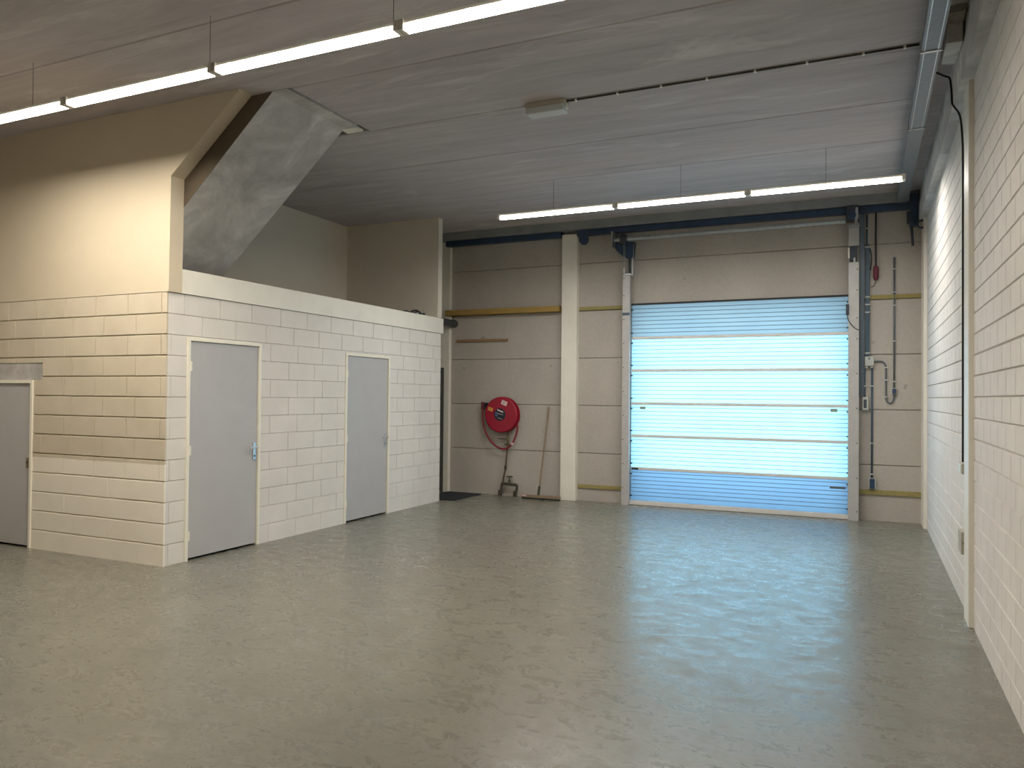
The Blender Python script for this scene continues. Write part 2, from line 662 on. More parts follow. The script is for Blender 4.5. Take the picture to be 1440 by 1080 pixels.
# block room, side with two doors
D1 = (5.255, 6.222, -.1, 2.092)
D2 = (7.660, 8.613, -.1, 2.078)
CH = 2.483 / 13


def side_joints(i):
    k = 12 - i
    if k == 0:
        return 5.22, .4315
    if k == 1:
        return 5.0, .4315
    return (5.073, .4315) if k % 2 == 0 else (5.36, .4315)


mb = MB()
block_face(mb, lambda u, v, n: (XL + n, u, v), YF + .0181, YE - .015, 0, 2.483, CH, side_joints, 0.0045, 0.0058, 0.012, [D1, D2])
for (a, b, c, d) in sub_rects((YF + .018, YE - .015, 0, 2.483), [D1, D2]):
    mb.box(XL - .15, XL - .012, a, b, c, d)
mb.box(-7.4, XL - .15, YE - .165, YE - .015, 0, 2.483)
struct(mb, 'wall_store_side', 'block_white', 'white painted block wall with two grey doors', 'wall')

# block room, front with the low door
D3 = (-8.62, -7.585, -.1, 1.683)
LN = (-8.78, -7.455, 1.683, 1.857)


def front_joints(i):
    k = 12 - i
    if k >= 9:
        return (-6.48, 1.6) if k % 2 else (-7.1, 1.6)
    return (-5.817, .4368) if k % 2 == 0 else (-6.141, .4368)


mb = MB()
block_face(mb, lambda u, v, n: (u, YF - n, v), XMIN, XL, 0, 2.483, CH, front_joints, 0.0055, 0.0085, 0.018, [D3, LN])
for (a, b, c, d) in sub_rects((XMIN, XL - .012, 0, 2.483), [D3, LN]):
    mb.box(a, b, YF + .018, YF + .15, c, d)
struct(mb, 'wall_store_front', 'block_front', 'bare tan block wall with a painted white lower band, facing the viewpoint', 'wall')
struct(MB().box(LN[0], LN[1], YF + .006, YF + .15, LN[2], LN[3], .004), 'trim_lintel', 'stair', 'raw concrete lintel above the low grey door', 'lintel')

# smooth upper wall with the slanting edge
mb = MB()
mb.prism([(XMIN, YF - .004, 2.487), (XL + .022, YF - .004, 2.487), (XL + .03, YF - .004, 3.535), (-4.915, YF - .004, ZC), (XMIN, YF - .004, ZC)], (0, .15, 0))
struct(mb, 'wall_upper_front', 'gypsum_cream', 'smooth cream wall above the tan blocks with a slanting right edge', 'wall')

# fascia board along the loft edge
struct(MB().box(XL - .03, XL + .018, YF + .147, 10.01, 2.487, 2.712, .003), 'trim_1', 'white_paint', 'long white fascia board along the loft edge', 'trim')

# columns and beams
struct(MB().box(.648, XR + .02, 6.17, 6.44, 0, 3.80, .004), 'column_right', 'white_paint', 'cream painted flat column midway along the right wall', 'column')
struct(MB().box(.642, XR + .02, 10.63, YB + .01, 0, 3.80, .004), 'column_corner', 'white_paint', 'cream painted column in the back right corner', 'column')
struct(MB().box(-4.21, -3.965, 10.95, YB + .06, 0, 4.03, .006), 'pillar', 'white_paint', 'white square pillar standing against the back wall', 'pillar')
struct(MB().box(.60, XR + .05, YMIN, 11.0, 3.80, 4.02, .006).box(.615, XR + .05, YMIN, 11.0, 4.02, ZC + .01), 'beam_right', 'stair', 'concrete beam running along the top of the right wall', 'beam')
struct(MB().box(-7.4, .60, 10.86, YB + .06, 4.075, ZC + .01, .006), 'beam_back', 'beam_grey', 'concrete edge beam along the top of the back wall', 'beam')
struct(MB().box(.50, .60, 6.02, 6.40, 4.02, ZC, .004), 'corbel', 'stair', 'short concrete corbel between ceiling and right beam', 'corbel')
tag(MB().box(.50, .60, 5.84, 6.01, 4.15, ZC, .004).build('timber_block', 'sill'), 'small wooden block wedged beside the concrete corbel under the ceiling', 'wood block')

# concrete stair flight
mb = MB()
YS0, YS1 = 5.172, 6.18
sl = .885
prof = [(-6.60, 2.652), (-6.44, 2.652), (-4.69, 4.195), (-4.53, 4.195), (-4.53, 4.395)]
x, z = -5.07, 4.395
prof.append((x, z))
while z > 2.9:
    z -= .19
    prof.append((x, z))
    x -= .19 / sl
    prof.append((x, z))
mb.prism([(a, YS0, b) for a, b in prof], (0, YS1 - YS0, 0))
stair = struct(mb, 'staircase', 'stair', 'bare concrete stair flight rising through the ceiling above the loft', 'stairs')
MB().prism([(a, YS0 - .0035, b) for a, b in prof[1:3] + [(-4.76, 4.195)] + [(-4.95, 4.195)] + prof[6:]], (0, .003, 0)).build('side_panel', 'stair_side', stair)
tag(MB().box(-4.74, -4.555, 6.185, 6.31, 4.19, 4.212, .002).build('lit_gap_board', 'white_paint'), 'small white board added for the lit gap at the top corner of the concrete stair', 'lit_gap_board')  # white board added to stand for light from upstairs through the gap

# ------------------------------------------------------------------ hinged doors
def room_door_side(idx, y0, y1, ztop, label, handle_y, lever_len):
    """door in the X = XL wall: hinges at y0, handle at y1"""
    t = thing(f'door_{idx}', label, 'door', (XL, (y0 + y1) / 2, 0), None, 'structure')
    f = .034
    MB().box(XL - .10, XL + .014, y0, y0 + f, 0, ztop, .003).box(XL - .10, XL + .014, y1 - f, y1, 0, ztop, .003).box(XL - .10, XL + .0135, y0 + f, y1 - f, ztop - f, ztop, .003).build('door_frame', 'frame_paint', t)
    MB().box(XL - .045, XL - .004, y0 + f + .003, y1 - f - .003, .022, ztop - f - .004, .002).build('door_leaf', 'door_grey', t)
    MB().box(XL - .12, XL - .10, y0, y1, 0, ztop).build('rebate', 'rubber', t)
    for hz in (.23, 1.03, 1.82):
        MB().cyl((XL + .012, y0 + f + .002, hz - .045), (XL + .012, y0 + f + .002, hz + .045), .009, 12).box(XL - .003, XL + .004, y0 + f, y0 + f + .028, hz - .042, hz + .042, .001).build('hinge', 'frame_paint', t)
    pl = MB().box(XL - .004, XL + .006, handle_y - .02, handle_y + .02, .885, 1.062, .004).build('handle_plate', 'chrome', t)
    h = MB().cyl((XL + .005, handle_y, 1.015), (XL + .052, handle_y, 1.015), .009, 14)
    h.tube([(XL + .047, handle_y + .006, 1.015), (XL + .050, handle_y - .03, 1.016), (XL + .050, handle_y - lever_len, 1.014)], .0085, 12)
    h.build('door_lever', 'chrome', pl)
    MB().cyl((XL + .005, handle_y, .925), (XL + .009, handle_y, .925), .009, 14).build('lock_cylinder', 'dark_steel', pl)
    return t


room_door_side(1, D1[0], D1[1], D1[3], 'grey flush door nearest the room corner, white frame, lever handle', 6.142, .12)
room_door_side(2, D2[0], D2[1], D2[3], 'grey flush door farther back in the white block wall', 8.533, .12)

t = thing('door_3', 'low grey door in the tan block wall under a concrete lintel', 'door', (-8.1, YF, 0), None, 'structure')
f = .034
MB().box(D3[0], D3[0] + f, YF - .014, YF + .1, 0, D3[3], .003).box(D3[1] - f, D3[1], YF - .014, YF + .1, 0, D3[3], .003).box(D3[0] + f, D3[1] - f, YF - .0135, YF + .1, D3[3] - f, D3[3], .003).build('door_frame', 'frame_paint', t)
MB().box(D3[0] + f + .003, D3[1] - f - .003, YF + .004, YF + .045, .022, D3[3] - f - .004, .002).build('door_leaf', 'door_grey', t)
MB().box(D3[0], D3[1], YF + .1, YF + .12, 0, D3[3]).build('rebate', 'rubber', t)
lp = MB().box(-7.685, -7.645, YF - .001, YF + .005, .80, .90, .002).build('lock_plate', 'brass', t)
MB().cyl((-7.668, YF - .004, .855), (-7.668, YF + .001, .855), .012, 14).build('keyhole', 'iron', lp)

t = thing('door_4', 'charcoal outer door at the back left corner behind the doormat', 'door', (-6.73, 11.0, 0), None, 'structure')
MB().box(-7.2, -6.262, 11.0, 11.06, 0, .06).box(-6.33, -6.262, 10.985, 11.06, .06, 2.02).box(-7.2, -7.13, 10.985, 11.06, .06, 2.02).box(-7.13, -6.33, 10.985, 11.06, 1.95, 2.02).build('door_frame', 'facade_door', t)
MB().box(-7.13, -6.33, 11.02, 11.06, .06, 1.95).build('door_leaf', 'facade_door', t)
MB().box(-7.2, -6.262, 11.061, 11.2, 0, 2.02).build('outer_panel', 'facade_door', t)

# ------------------------------------------------------------------ big translucent sectional door
DO = thing('door_5', 'wide translucent sectional door glowing with blue daylight', 'door', (-1.66, 10.98, 0), None, 'structure')
bars = [0.062, .530, 1.005, 1.476, 1.957, 2.428, 2.915]
SX0, SX1 = -3.118, -.204
for i in range(6):
    a, b = bars[i], bars[i + 1]
    sec = MB().box(SX0, SX1, 10.985, 10.991, a + .004, b - .004).build('door_section', ('acrylic_shaded', 'acrylic', 'acrylic', 'acrylic', 'acrylic', 'acrylic_dimmed')[i], DO)
    nrib = 8
    rb = MB()
    for k in range(1, nrib):
        zz = a + .02 + (b - a - .02) * k / nrib
        rb.box(SX0 + .004, SX1 - .004, 10.9805, 10.9842, zz - .005, zz + .005, .0012)
    rb.build('rib', 'rib', sec)
    if i > 0:
        MB().box(SX0, SX1, 10.962, 10.998, a - .019, a + .019, .004).build('section_rail', 'rail', sec)
    for sx, s in ((SX0, 1), (SX1, -1)):
        for hz in (a + .075, b - .075):
            MB().box(min(sx - s * .006, sx + s * .022), max(sx - s * .006, sx + s * .022), 10.950, 10.9795, hz - .009, hz + .009, .002).build('roller_hinge', 'dark_steel', sec)
MB().box(SX0 - .02, SX1 + .02, 10.955, 11.0, .004, .066, .004).build('bottom_rail', 'rail', DO)
MB().box(SX0 - .02, SX1 + .02, 10.965, 11.0, 0, .006).build('bottom_seal', 'rubber', DO)
MB().box(SX0 - .012, SX1 + .012, 10.985, 11.2, 2.912, 2.94).build('top_seal', 'rubber', DO)
MB().box(-2.985, -2.905, 10.974, 10.980, 1.392, 1.432, .002).build('sticker', 'label_green', DO)
MB().box(-.420, -.335, 10.974, 10.980, 1.398, 1.440, .002).build('sticker', 'label_green', DO)
MB().box(-.425, -.235, 10.966, 10.980, .392, .420, .003).build('pull_handle', 'conduit', DO)
MB().box(-3.10, -3.00, 10.945, 10.962, .513, .545, .003).build('latch', 'dark_steel', DO)


def track(x0, x1, ztop, label, zs):
    t = thing('door_track', label, 'door track', ((x0 + x1) / 2, 10.9, 0), 'door side tracks')
    MB().box(x0, x1, 10.888, 10.906, 0, ztop, .003).box(x0, x0 + .012, 10.903, YB - .002, 0, ztop, .002).box(x1 - .012, x1, 10.903, 10.948, 0, ztop, .002).box(x0, x0 + .05, 11.0, YB - .001, 0, ztop).build('track_profile', 'track', t)
    for z in zs:
        MB().cyl((x0 + .022 if x0 < -1 else x1 - .022, 10.882, z), (x0 + .022 if x0 < -1 else x1 - .022, 10.889, z), .008, 10).build('bolt', 'dark_steel', t)
    return t


tl = track(-3.234, -3.126, 3.34, 'grey vertical steel track at the left side of the wide door', [.25, .6, .95, 1.3, 1.65, 2.0, 2.35, 2.7, 3.05, 3.30])
MB().box(-3.234, -3.126, 10.880, 10.889, 2.76, 2.80, .002).build('track_joint', 'blue_plastic', tl)
tr_ = track(-.206, -.079, 3.34, 'grey vertical steel track at the right side of the wide door', [.12, .55, 1.0, 1.45, 1.9, 2.35, 2.62, 2.98, 3.25])
MB().box(-.235, -.198, 10.86, 10.90, 2.66, 2.80, .004).build('safety_switch', 'dark_steel', tr_)
MB().tube([(-.22, 10.872, 2.665), (-.20, 10.872, 2.58), (-.13, 10.875, 2.49), (-.08, 10.884, 2.46)], .005, 8).build('switch_cable', 'cable_black', tr_)

# shaft, cable brackets and drive above the door
sh = thing('torsion_shaft', 'thin silver shaft spanning above the wide door', 'shaft', (-1.76, 10.82, 3.86))
MB().cyl((-3.34, 10.82, 3.862), (-.24, 10.82, 3.872), .030, 20).build('shaft_tube', 'galv', sh)
MB().lathe((-3.20, 10.82, 3.863), (1, 0, 0), [(-.05, .06), (-.045, .072), (.045, .072), (.05, .06)], 24).build('cable_drum', 'dark_steel', sh)

br = thing('shaft_bracket', 'dark steel bracket and cables above the left door track', 'bracket', (-3.2, 11.0, 3.6))
MB().box(-3.375, -3.355, 10.76, YB - .001, 3.76, 3.98, .002).build('end_plate', 'galv', br)
MB().prism([(-3.34, 10.90, 3.83), (-3.34, 10.90, 3.72), (-3.22, 10.90, 3.62), (-3.10, 10.90, 3.60), (-3.08, 10.90, 3.83)], (0, .14, 0)).build('bracket_plate', 'navy', br)
MB().box(-3.17, -3.13, 10.96, 11.0, 3.34, 3.62, .002).build('rear_rail', 'dark_steel', br)
MB().box(-3.115, -3.095, 10.93, 10.95, 3.34, 3.62, .002).build('front_rail', 'galv', br)
for xx in (-3.225, -3.205, -3.075):
    MB().cyl((xx, 10.895, 3.35), (xx, 10.895, 3.80), .004, 8).build('lift_cable', 'galv', br)
MB().cyl((-3.222, 10.91, 3.38), (-3.222, 10.91, 3.46), .014, 12).build('spring_buffer', 'white_plastic', br)
MB().box(-3.22, -3.11, 10.885, 10.93, 3.3405, 3.375, .004).build('track_cap', 'galv', br)

#OP
op = thing('door_operator', 'dark electric drive unit on top of the right door track', 'door opener', (-.13, 10.9, 3.5))
MB().box(-.237, -.085, 10.79, 10.896, 3.865, 4.065, .008).build('motor_box', 'dark_steel', op)
MB().cyl((-.16, 10.74, 3.93), (-.16, 10.79, 3.93), .045, 18).build('motor_cap', 'navy', op)
MB().box(-.205, -.08, 10.90, 11.04, 3.56, 3.80, .003).build('mount_plate', 'track', op)
MB().box(-.215, -.07, 10.86, 10.90, 3.80, 3.83, .003).build('shelf_plate', 'galv', op)
MB().box(-.19, -.10, 10.89, 10.96, 3.36, 3.555, .004).build('chain_box', 'dark_steel', op)
MB().box(-.145, -.125, 10.876, 10.884, 3.28, 3.40, .002).build('chain', 'galv', op)
MB().box(-.212, -.19, 10.88, 10.90, 3.40, 3.53, .003).build('switch_cover', 'white_plastic', op)
MB().prism([(-.12, 10.785, 4.03), (-.095, 10.785, 4.03), (-.085, 10.785, 3.92), (-.105, 10.785, 3.84), (-.135, 10.785, 3.84)], (0, .006, 0)).build('lever_arm', 'galv', op)

tag(MB().box(-.075, -.016, 11.02, YB - .0005, 1.61, 3.98, .002).build('steel_plate', 'steel_blue'), 'blue-grey steel strip fixed beside the right door track', 'steel strip')

# blue rails under the back beam
tag(MB().box(-6.22, -4.215, 10.90, 11.0, 3.985, 4.07, .01).box(-6.22, -4.215, 10.93, YB - .001, 4.02, 4.074).build('steel_rail', 'navy'), 'dark blue steel rail under the back beam, left of the white pillar', 'steel rail')
tag(MB().box(-3.96, .56, 10.90, 11.0, 3.985, 4.07, .01).box(-3.96, .56, 10.93, YB - .001, 4.02, 4.074).build('steel_rail', 'navy'), 'dark blue steel rail under the back beam, above the wide door', 'steel rail')
cp = MB()
cp.prism([(-3.91, 10.875, 4.06), (-3.91, 10.875, 3.90), (-3.87, 10.875, 3.845), (-3.80, 10.875, 3.84), (-3.765, 10.875, 3.89), (-3.765, 10.875, 4.06)], (0, .024, 0))
tag(cp.build('steel_plate', 'navy'), 'blue rounded end plate hanging from the rail right of the pillar', 'end plate')
cb = thing('corner_bracket', 'dark blue bracket with a ring in the back right corner under the beam', 'bracket', (.56, 10.9, 3.7))
MB().box(.50, .595, 10.80, 10.895, 3.74, 4.15, .006).build('bracket_post', 'navy', cb)
MB().box(.465, .51, 10.79, 10.86, 3.78, 3.93, .006).build('bracket_box', 'dark_steel', cb)
MB().cyl((.535, 10.84, 3.50), (.52, 10.84, 3.75), .016, 12).build('hanging_rod', 'dark_steel', cb)
MB().tube([(.625 + .045 * math.cos(a), 10.70, 3.735 + .045 * math.sin(a)) for a in [i * math.pi / 6 for i in range(13)]], .012, 8).build('ring', 'dark_steel', cb)
MB().tube([(.54, 10.80, 3.78), (.57, 10.76, 3.74), (.60, 10.70, 3.70)], .012, 8).build('hook_arm', 'dark_steel', cb)

# ------------------------------------------------------------------ lamps
def make_light(x0, x1, y, z, label, wires, group):
    t = thing('tube_light', label, 'light', ((x0 + x1) / 2, y, z), group)
    g = .014
    MB().box(x0 + g, x1 - g, y - .026, y + .026, z + .040, z + .062, .003).build('housing', 'white_plastic', t)
    w = .041
    MB().box(x0 + .035, x1 - .035, y - w * .9, y + w * .9, z + .004, z + .007).build('diffuser', 'tube' if y < 6 else 'tube_back', t)
    rf = MB()
    for s in (-1, 1):
        rf.prism([(x0 + .035, y + s * a, z + b) for a, b in ((w * .91, .0), (w, .003), (w, .030), (w * .6, .040), (w * .6, .036), (w * .91, .028))], (x1 - x0 - .07, 0, 0))
    rf.build('diffuser_side', 'tube_side', t)
    for xa, xb in ((x0 + .004, x0 + .035), (x1 - .035, x1 - .004)):
        MB().box(xa, xb, y - .043, y + .043, z - .002, z + .064, .005).build('end_cap', 'white_plastic', t)
    for xw in wires:
        if x0 < xw < x1:
            MB().cyl((xw, y, z + .06), (xw, y, ZC), .0018, 6).build('hanger_wire', 'dark_steel', t)
    return t


FY, FZ = 3.955, 3.782
RY, RZ = 8.675, 3.778
G1, G2 = 'tube lights in the near row', 'tube lights in the back row'
make_light(-7.16, -5.63, FY, FZ, 'lit tube light at the left end of the near row, cut by the frame', [-6.055], G1)
make_light(-5.63, -4.10, FY, FZ, 'lit tube light second from the left in the near row', [-4.155], G1)
make_light(-4.10, -2.58, FY, FZ, 'lit tube light third from the left in the near row', [-2.64], G1)
make_light(-2.58, -1.05, FY, FZ, 'lit tube light of the near row running out of the top of the photo', [-1.15], G1)
make_light(-4.195, -2.664, RY, RZ, 'lit tube light at the left end of the back row', [-3.45], G2)
make_light(-2.664, -1.169, RY, RZ, 'lit tube light in the middle of the back row', [-1.907], G2)
make_light(-1.169, .365, RY, RZ, 'lit tube light at the right end of the back row beside the tray', [-.384], G2)

# emergency lamp
em = thing('emergency_light', 'small rectangular emergency light on the ceiling at the end of the dark conduit', 'light', (-2.6, 6.36, ZC))
MB().box(-2.79, -2.42, 6.30, 6.44, 4.160, ZC, .006).build('lamp_base', 'beige_plastic', em)
MB().box(-2.785, -2.425, 6.30, 6.44, 4.098, 4.161, .014).build('lamp_cover', 'frost', em)
for xx in (-2.79, -2.42):
    MB().box(xx - .012, xx + .012, 6.34, 6.40, 4.125, 4.165, .004).build('cover_clip', 'white_plastic', em)


def conduit(name, label, pts, r, clips, mat='conduit', cat='conduit', clipmat='grey_plastic', smooth=True, group=None):
    t = thing(name, label, cat, pts[0], group)
    MB().tube(pts, r, 10, smooth).build('pipe', mat, t)
    for c, ax in clips:
        x, y, z = c
        if ax == 'z':
            MB().box(x - r - .010, x + r + .010, y - r - .004, YB if y > 10 else y + r, z - .008, z + .008, .002).build('clip', clipmat, t)
        else:
            MB().box(x - .009, x + .009, y - r - .006, y + r + .006, z - r - .004, ZC, .002).build('clip', clipmat, t)
    return t


conduit('ceiling_conduit', 'thin dark conduit with white clips across the ceiling to the emergency light',
        [(-2.42, 6.372, 4.190), (.36, 6.372, 4.190)], .008, [((x, 6.372, 4.190), 'x') for x in (-2.33, -1.95, -1.57, -1.19, -.81, -.42, -.02, .26)], 'iron', 'conduit', 'white_plastic', False)

# cable tray under the ceiling
ct = thing('cable_tray', 'long galvanised cable tray under the ceiling by the right wall', 'cable tray', (.415, 5, 4.05))
for ya, yb, m in ((YMIN + .1, 2.0, 'tray'), (2.0, 6.17, 'tray'), (6.17, 7.9, 'tray'), (7.9, 10.82, 'tray')):
    s = MB().box(.355, .480, ya + .002, yb - .002, 4.048, 4.052).box(.355, .358, ya + .002, yb - .002, 4.05, 4.11).box(.477, .480, ya + .002, yb - .002, 4.05, 4.11).build('tray_section', m, ct)
    if ya < 7:
        MB().box(.372, .378, ya + .01, yb - .01, 4.043, 4.048, .001).box(.458, .464, ya + .01, yb - .01, 4.043, 4.048, .001).build('tray_ridge', 'chrome', s)
for y in (2.0, 6.17, 7.9):
    MB().box(.348, .487, y - .012, y + .012, 4.040, 4.048, .002).box(.346, .354, y - .012, y + .012, 4.04, 4.12).box(.481, .489, y - .012, y + .012, 4.04, 4.12).build('tray_coupler', 'chrome', ct)
for y in (.3, 3.2, 5.2, 7.0, 9.2, 10.6):
    MB().box(.405, .43, y - .012, y + .012, 4.052, ZC, .002).build('tray_hanger', 'dark_steel', ct)

tag(MB().tube([(.491, 6.70, 4.085), (.55, 6.78, 4.08), (.585, 6.785, 4.06), (.592, 6.75, 3.98), (.592, 6.70, 3.90), (.593, 6.67, 3.82), (.604, 6.62, 3.775), (.634, 6.56, 3.68), (.643, 6.50, 3.50), (.645, 6.478, 3.3), (.645, 6.478, 2.6), (.645, 6.478, 1.7), (.645, 6.478, 1.118)], .0075, 10).build('cable', 'cable_black'),
    'black cable running from the tray down along the right wall column', 'cable')

# sockets on the right wall beside the column
so = thing('wall_socket', 'beige single socket on the right wall just behind the column', 'socket', (XR, 6.55, 1.03))
MB().box(.636, XR + .001, 6.46, 6.63, 1.03, 1.108, .006).build('socket_box', 'beige_plastic', so)
MB().box(.630, .637, 6.48, 6.61, 1.038, 1.100, .003).build('socket_lid', 'white_plastic', so)
so = thing('wall_socket', 'beige double socket low on the right wall behind the column', 'socket', (XR, 6.55, .5))
MB().box(.632, XR + .001, 6.455, 6.66, .535, .612, .006).build('socket_box', 'beige_plastic', so)
MB().box(.632, XR + .001, 6.455, 6.66, .450, .530, .006).build('socket_box', 'beige_plastic', so)

# ------------------------------------------------------------------ electrics right of the wide door
yc = YB - .014
conduit('wall_conduit', 'grey conduit dropping from the blue rail beside the right door track', [(.012, yc, 3.98), (.012, yc, 3.57)], .011, [((.012, yc, 3.80), 'z')], 'blue_plastic', 'conduit', 'grey_plastic', False)
tk = thing('cable_trunking', 'thick blue-grey trunking from the conduit down to the junction box', 'trunking', (.02, YB, 2.13))
MB().box(-.006, .044, YB - .045, YB - .0005, 2.13, 3.58, .006).build('trunking_body', 'blue_plastic', tk)
for z in (3.55, 2.90, 2.80, 2.70, 2.17):
    MB().box(-.013, .056, YB - .05, YB, z - .009, z + .009, .002).build('clip', 'grey_plastic', tk)
MB().tube([(.05, YB - .02, 3.53), (.068, YB - .025, 3.40), (.055, YB - .02, 3.25)], .006, 8).build('loose_cable', 'cable_black', tk)

jb = thing('junction_box', 'pale grey square junction box below the trunking', 'junction box', (.045, YB, 2.06))
MB().box(-.008, .098, YB - .065, YB - .0005, 2.00, 2.125, .010).build('box_body', 'grey_plastic', jb)
MB().cyl((.042, YB - .068, 2.095), (.042, YB - .064, 2.095), .012, 14).build('knockout', 'conduit', jb)
for xx in (.012, .074):
    MB().cyl((xx, YB - .03, 1.975), (xx, YB - .03, 2.003), .018, 14).build('cable_gland', 'grey_plastic', jb)
conduit('wall_conduit', 'short grey conduit from junction box down to the door control', [(-.012, yc, 1.98), (-.012, yc, 1.60)], .011, [((-.012, yc, 1.74), 'z')], 'blue_plastic', 'conduit', 'grey_plastic', False)
conduit('wall_conduit', 'long grey conduit from junction box down to the low socket', [(.076, yc, 1.98), (.076, yc, .55)], .012, [((.076, yc, z), 'z') for z in (1.74, 1.0, .60)], 'blue_plastic', 'conduit', 'grey_plastic', False)
conduit('wall_conduit', 'grey conduit looping from junction box down in a U to the blue socket',
        [(.098, yc, 2.06), (.16, yc, 2.062), (.205, yc, 2.05), (.232, yc, 2.01), (.238, yc, 1.95), (.238, yc, 1.85), (.238, yc, 1.72), (.240, yc, 1.60), (.252, yc, 1.545), (.285, yc, 1.52), (.318, yc, 1.545), (.333, yc, 1.60), (.334, yc, 1.642)],
        .011, [((.238, yc, z), 'z') for z in (1.98, 1.82, 1.60)])
conduit('wall_conduit', 'grey conduit rising from the blue socket to an open end high on the wall', [(.333, yc, 1.712), (.333, yc, 3.40)], .011,
        [((.333, yc, z), 'z') for z in (1.80, 2.32, 2.78, 2.95, 3.25)], 'conduit', 'conduit', 'grey_plastic', False)
bs = thing('wall_socket', 'small blue socket at the end of the U-shaped conduit', 'socket', (.333, YB, 1.68))
MB().box(.303, .363, YB - .05, YB - .0005, 1.642, 1.714, .005).build('socket_box', 'grey_plastic', bs)
MB().box(.310, .356, YB - .056, YB - .049, 1.648, 1.708, .004).build('socket_lid', 'navy', bs)
bs = thing('wall_socket', 'tall blue socket low on the back wall above the yellow strip', 'socket', (.078, YB, .48))
MB().box(.040, .122, YB - .05, YB - .0005, .412, .548, .005).build('socket_box', 'grey_plastic', bs)
MB().box(.050, .110, YB - .058, YB - .049, .416, .544, .004).build('socket_lid', 'navy', bs)
dc = thing('door_control', 'grey push-button door control beside the right door track', 'control box', (0, YB, 1.51))
MB().box(-.040, .034, YB - .055, YB - .0005, 1.425, 1.600, .008).build('control_body', 'grey_plastic', dc)
MB().box(-.020, .014, YB - .060, YB - .054, 1.458, 1.565, .003).build('button_panel', 'dark_steel', dc)
for z in (1.54, 1.512, 1.484):
    MB().cyl((-.003, YB - .064, z), (-.003, YB - .059, z), .010, 14).build('push_button', 'conduit', dc)
pc = thing('pendant_socket', 'red hanging socket on a dark cable high beside the door', 'socket', (.12, YB, 3.1))
MB().tube([(.118, YB - .03, 4.0), (.116, YB - .03, 3.7), (.118, YB - .03, 3.30)], .010, 10).build('drop_cable', 'cable_black', pc)
MB().lathe((.118, YB - .035, 3.30), (0, 0, -1), [(0, .016), (.01, .030), (.05, .034), (.14, .034), (.18, .024), (.185, .02)], 20).build('socket_body', 'red_dark', pc)
MB().tube([(.118, YB - .035, 3.12), (.10, YB - .02, 3.05), (.06, YB - .015, 3.03)], .004, 8).build('cable_tail', 'cable_black', pc)

# ------------------------------------------------------------------ strips and beams on the back wall
tag(MB().box(-6.235, -4.24, 10.93, YB - .001, 2.865, 2.95, .004).build('timber_beam', 'timber'), 'long yellow timber beam on the back wall left of the pillar', 'timber beam')
tag(MB().box(-6.06, -5.15, 11.015, YB - .0005, 2.435, 2.475, .003).build('wood_batten', 'batten'), 'short brown wooden batten below the yellow timber beam', 'wood strip')
GS = 'yellow foam strips on the back wall'
tag(MB().box(-3.955, -3.235, YB - .022, YB - .0005, 2.874, 2.925, .004).build('joint_strip', 'foam'), 'yellow strip high on the back wall between pillar and door', 'foam strip', GS)
tag(MB().box(-3.955, -3.235, YB - .022, YB - .0005, .190, .245, .004).build('joint_strip', 'foam'), 'yellow strip near the floor between pillar and door', 'foam strip', GS)
tag(MB().box(.016, .645, YB - .022, YB - .0005, 2.868, 2.922, .004).build('joint_strip', 'foam'), 'yellow strip high on the back wall right of the door', 'foam strip', GS)
tag(MB().box(-.075, .645, YB - .022, YB - .0005, .335, .398, .004).build('joint_strip', 'foam'), 'yellow strip near the floor right of the door', 'foam strip', GS)

dp = thing('drain_pipe', 'dark grey pipe stub below the loft end, running into the back wall', 'pipe', (-6.12, 10.5, 2.74))
MB().cyl((-6.12, 9.99, 2.74), (-6.12, 11.0, 2.74), .060, 28).build('pipe', 'duct_grey', dp)
MB().cyl((-6.12, 11.0, 2.74), (-6.12, YB - .001, 2.74), .066, 28).build('pipe_collar', 'duct_grey', dp)

# ------------------------------------------------------------------ hose reel, water pipe, broom, mat
RX, RZc = -5.19, 1.272
hr = thing('fire_hose_reel', 'round red fire hose reel on the back wall', 'hose reel', (RX, YB, RZc))
MB().lathe((RX, YB - .16, RZc), (0, 1, 0), [(-.012, .06), (-.010, .258), (-.004, .272), (.004, .279), (.018, .282), (.024, .276), (.024, .10)], 64).build('front_disc', 'red', hr)
MB().lathe((RX, YB - .04, RZc), (0, 1, 0), [(-.012, .10), (-.012, .277), (-.004, .281), (.008, .275), (.010, .10)], 64).build('rear_disc', 'red', hr)
MB().lathe((RX, YB - .15, RZc), (0, 1, 0), [(.01, .22), (.115, .22)], 48).build('coiled_hose', 'red_hose', hr)
MB().cyl((RX, YB - .06, RZc), (RX, YB - .0005, RZc), .09, 24).build('wall_mount', 'iron', hr)
hub = MB().lathe((RX - .01, YB - .172, RZc + .005), (0, 1, 0), [(-.006, .096), (-.004, .098), (.006, .098)], 40).build('centre_plate', 'label_dark', hr)
fy0, fy1 = YB - .181, YB - .1775
mk = MB()
for (a, b, z0, z1, sk) in ((-.05, .05, .055, .075, -.025),):
    mk.prism([(RX + a, fy0, RZc + z1 + .012), (RX + a, fy0, RZc + z0 + .012), (RX + b, fy0, RZc + z0 + sk + .002), (RX + b, fy0, RZc + z1 + sk + .002)], (0, .003, 0))
mk.prism([(RX - .045, fy0, RZc + .025), (RX - .045, fy0, RZc + .020), (RX + .045, fy0, RZc - .003), (RX + .045, fy0, RZc + .003)], (0, .003, 0))
mk.prism([(RX - .05, fy0, RZc - .045), (RX - .05, fy0, RZc - .049), (RX + .03, fy0, RZc - .068), (RX + .03, fy0, RZc - .063)], (0, .003, 0))
mk.build('plate_print', 'label_pink', hub)
MB().prism([(RX - .085, fy0, RZc + .045), (RX - .085, fy0, RZc - .02), (RX - .045, fy0, RZc - .03), (RX - .045, fy0, RZc + .035)], (0, .003, 0)).build('plate_print', 'label_blue', hub)


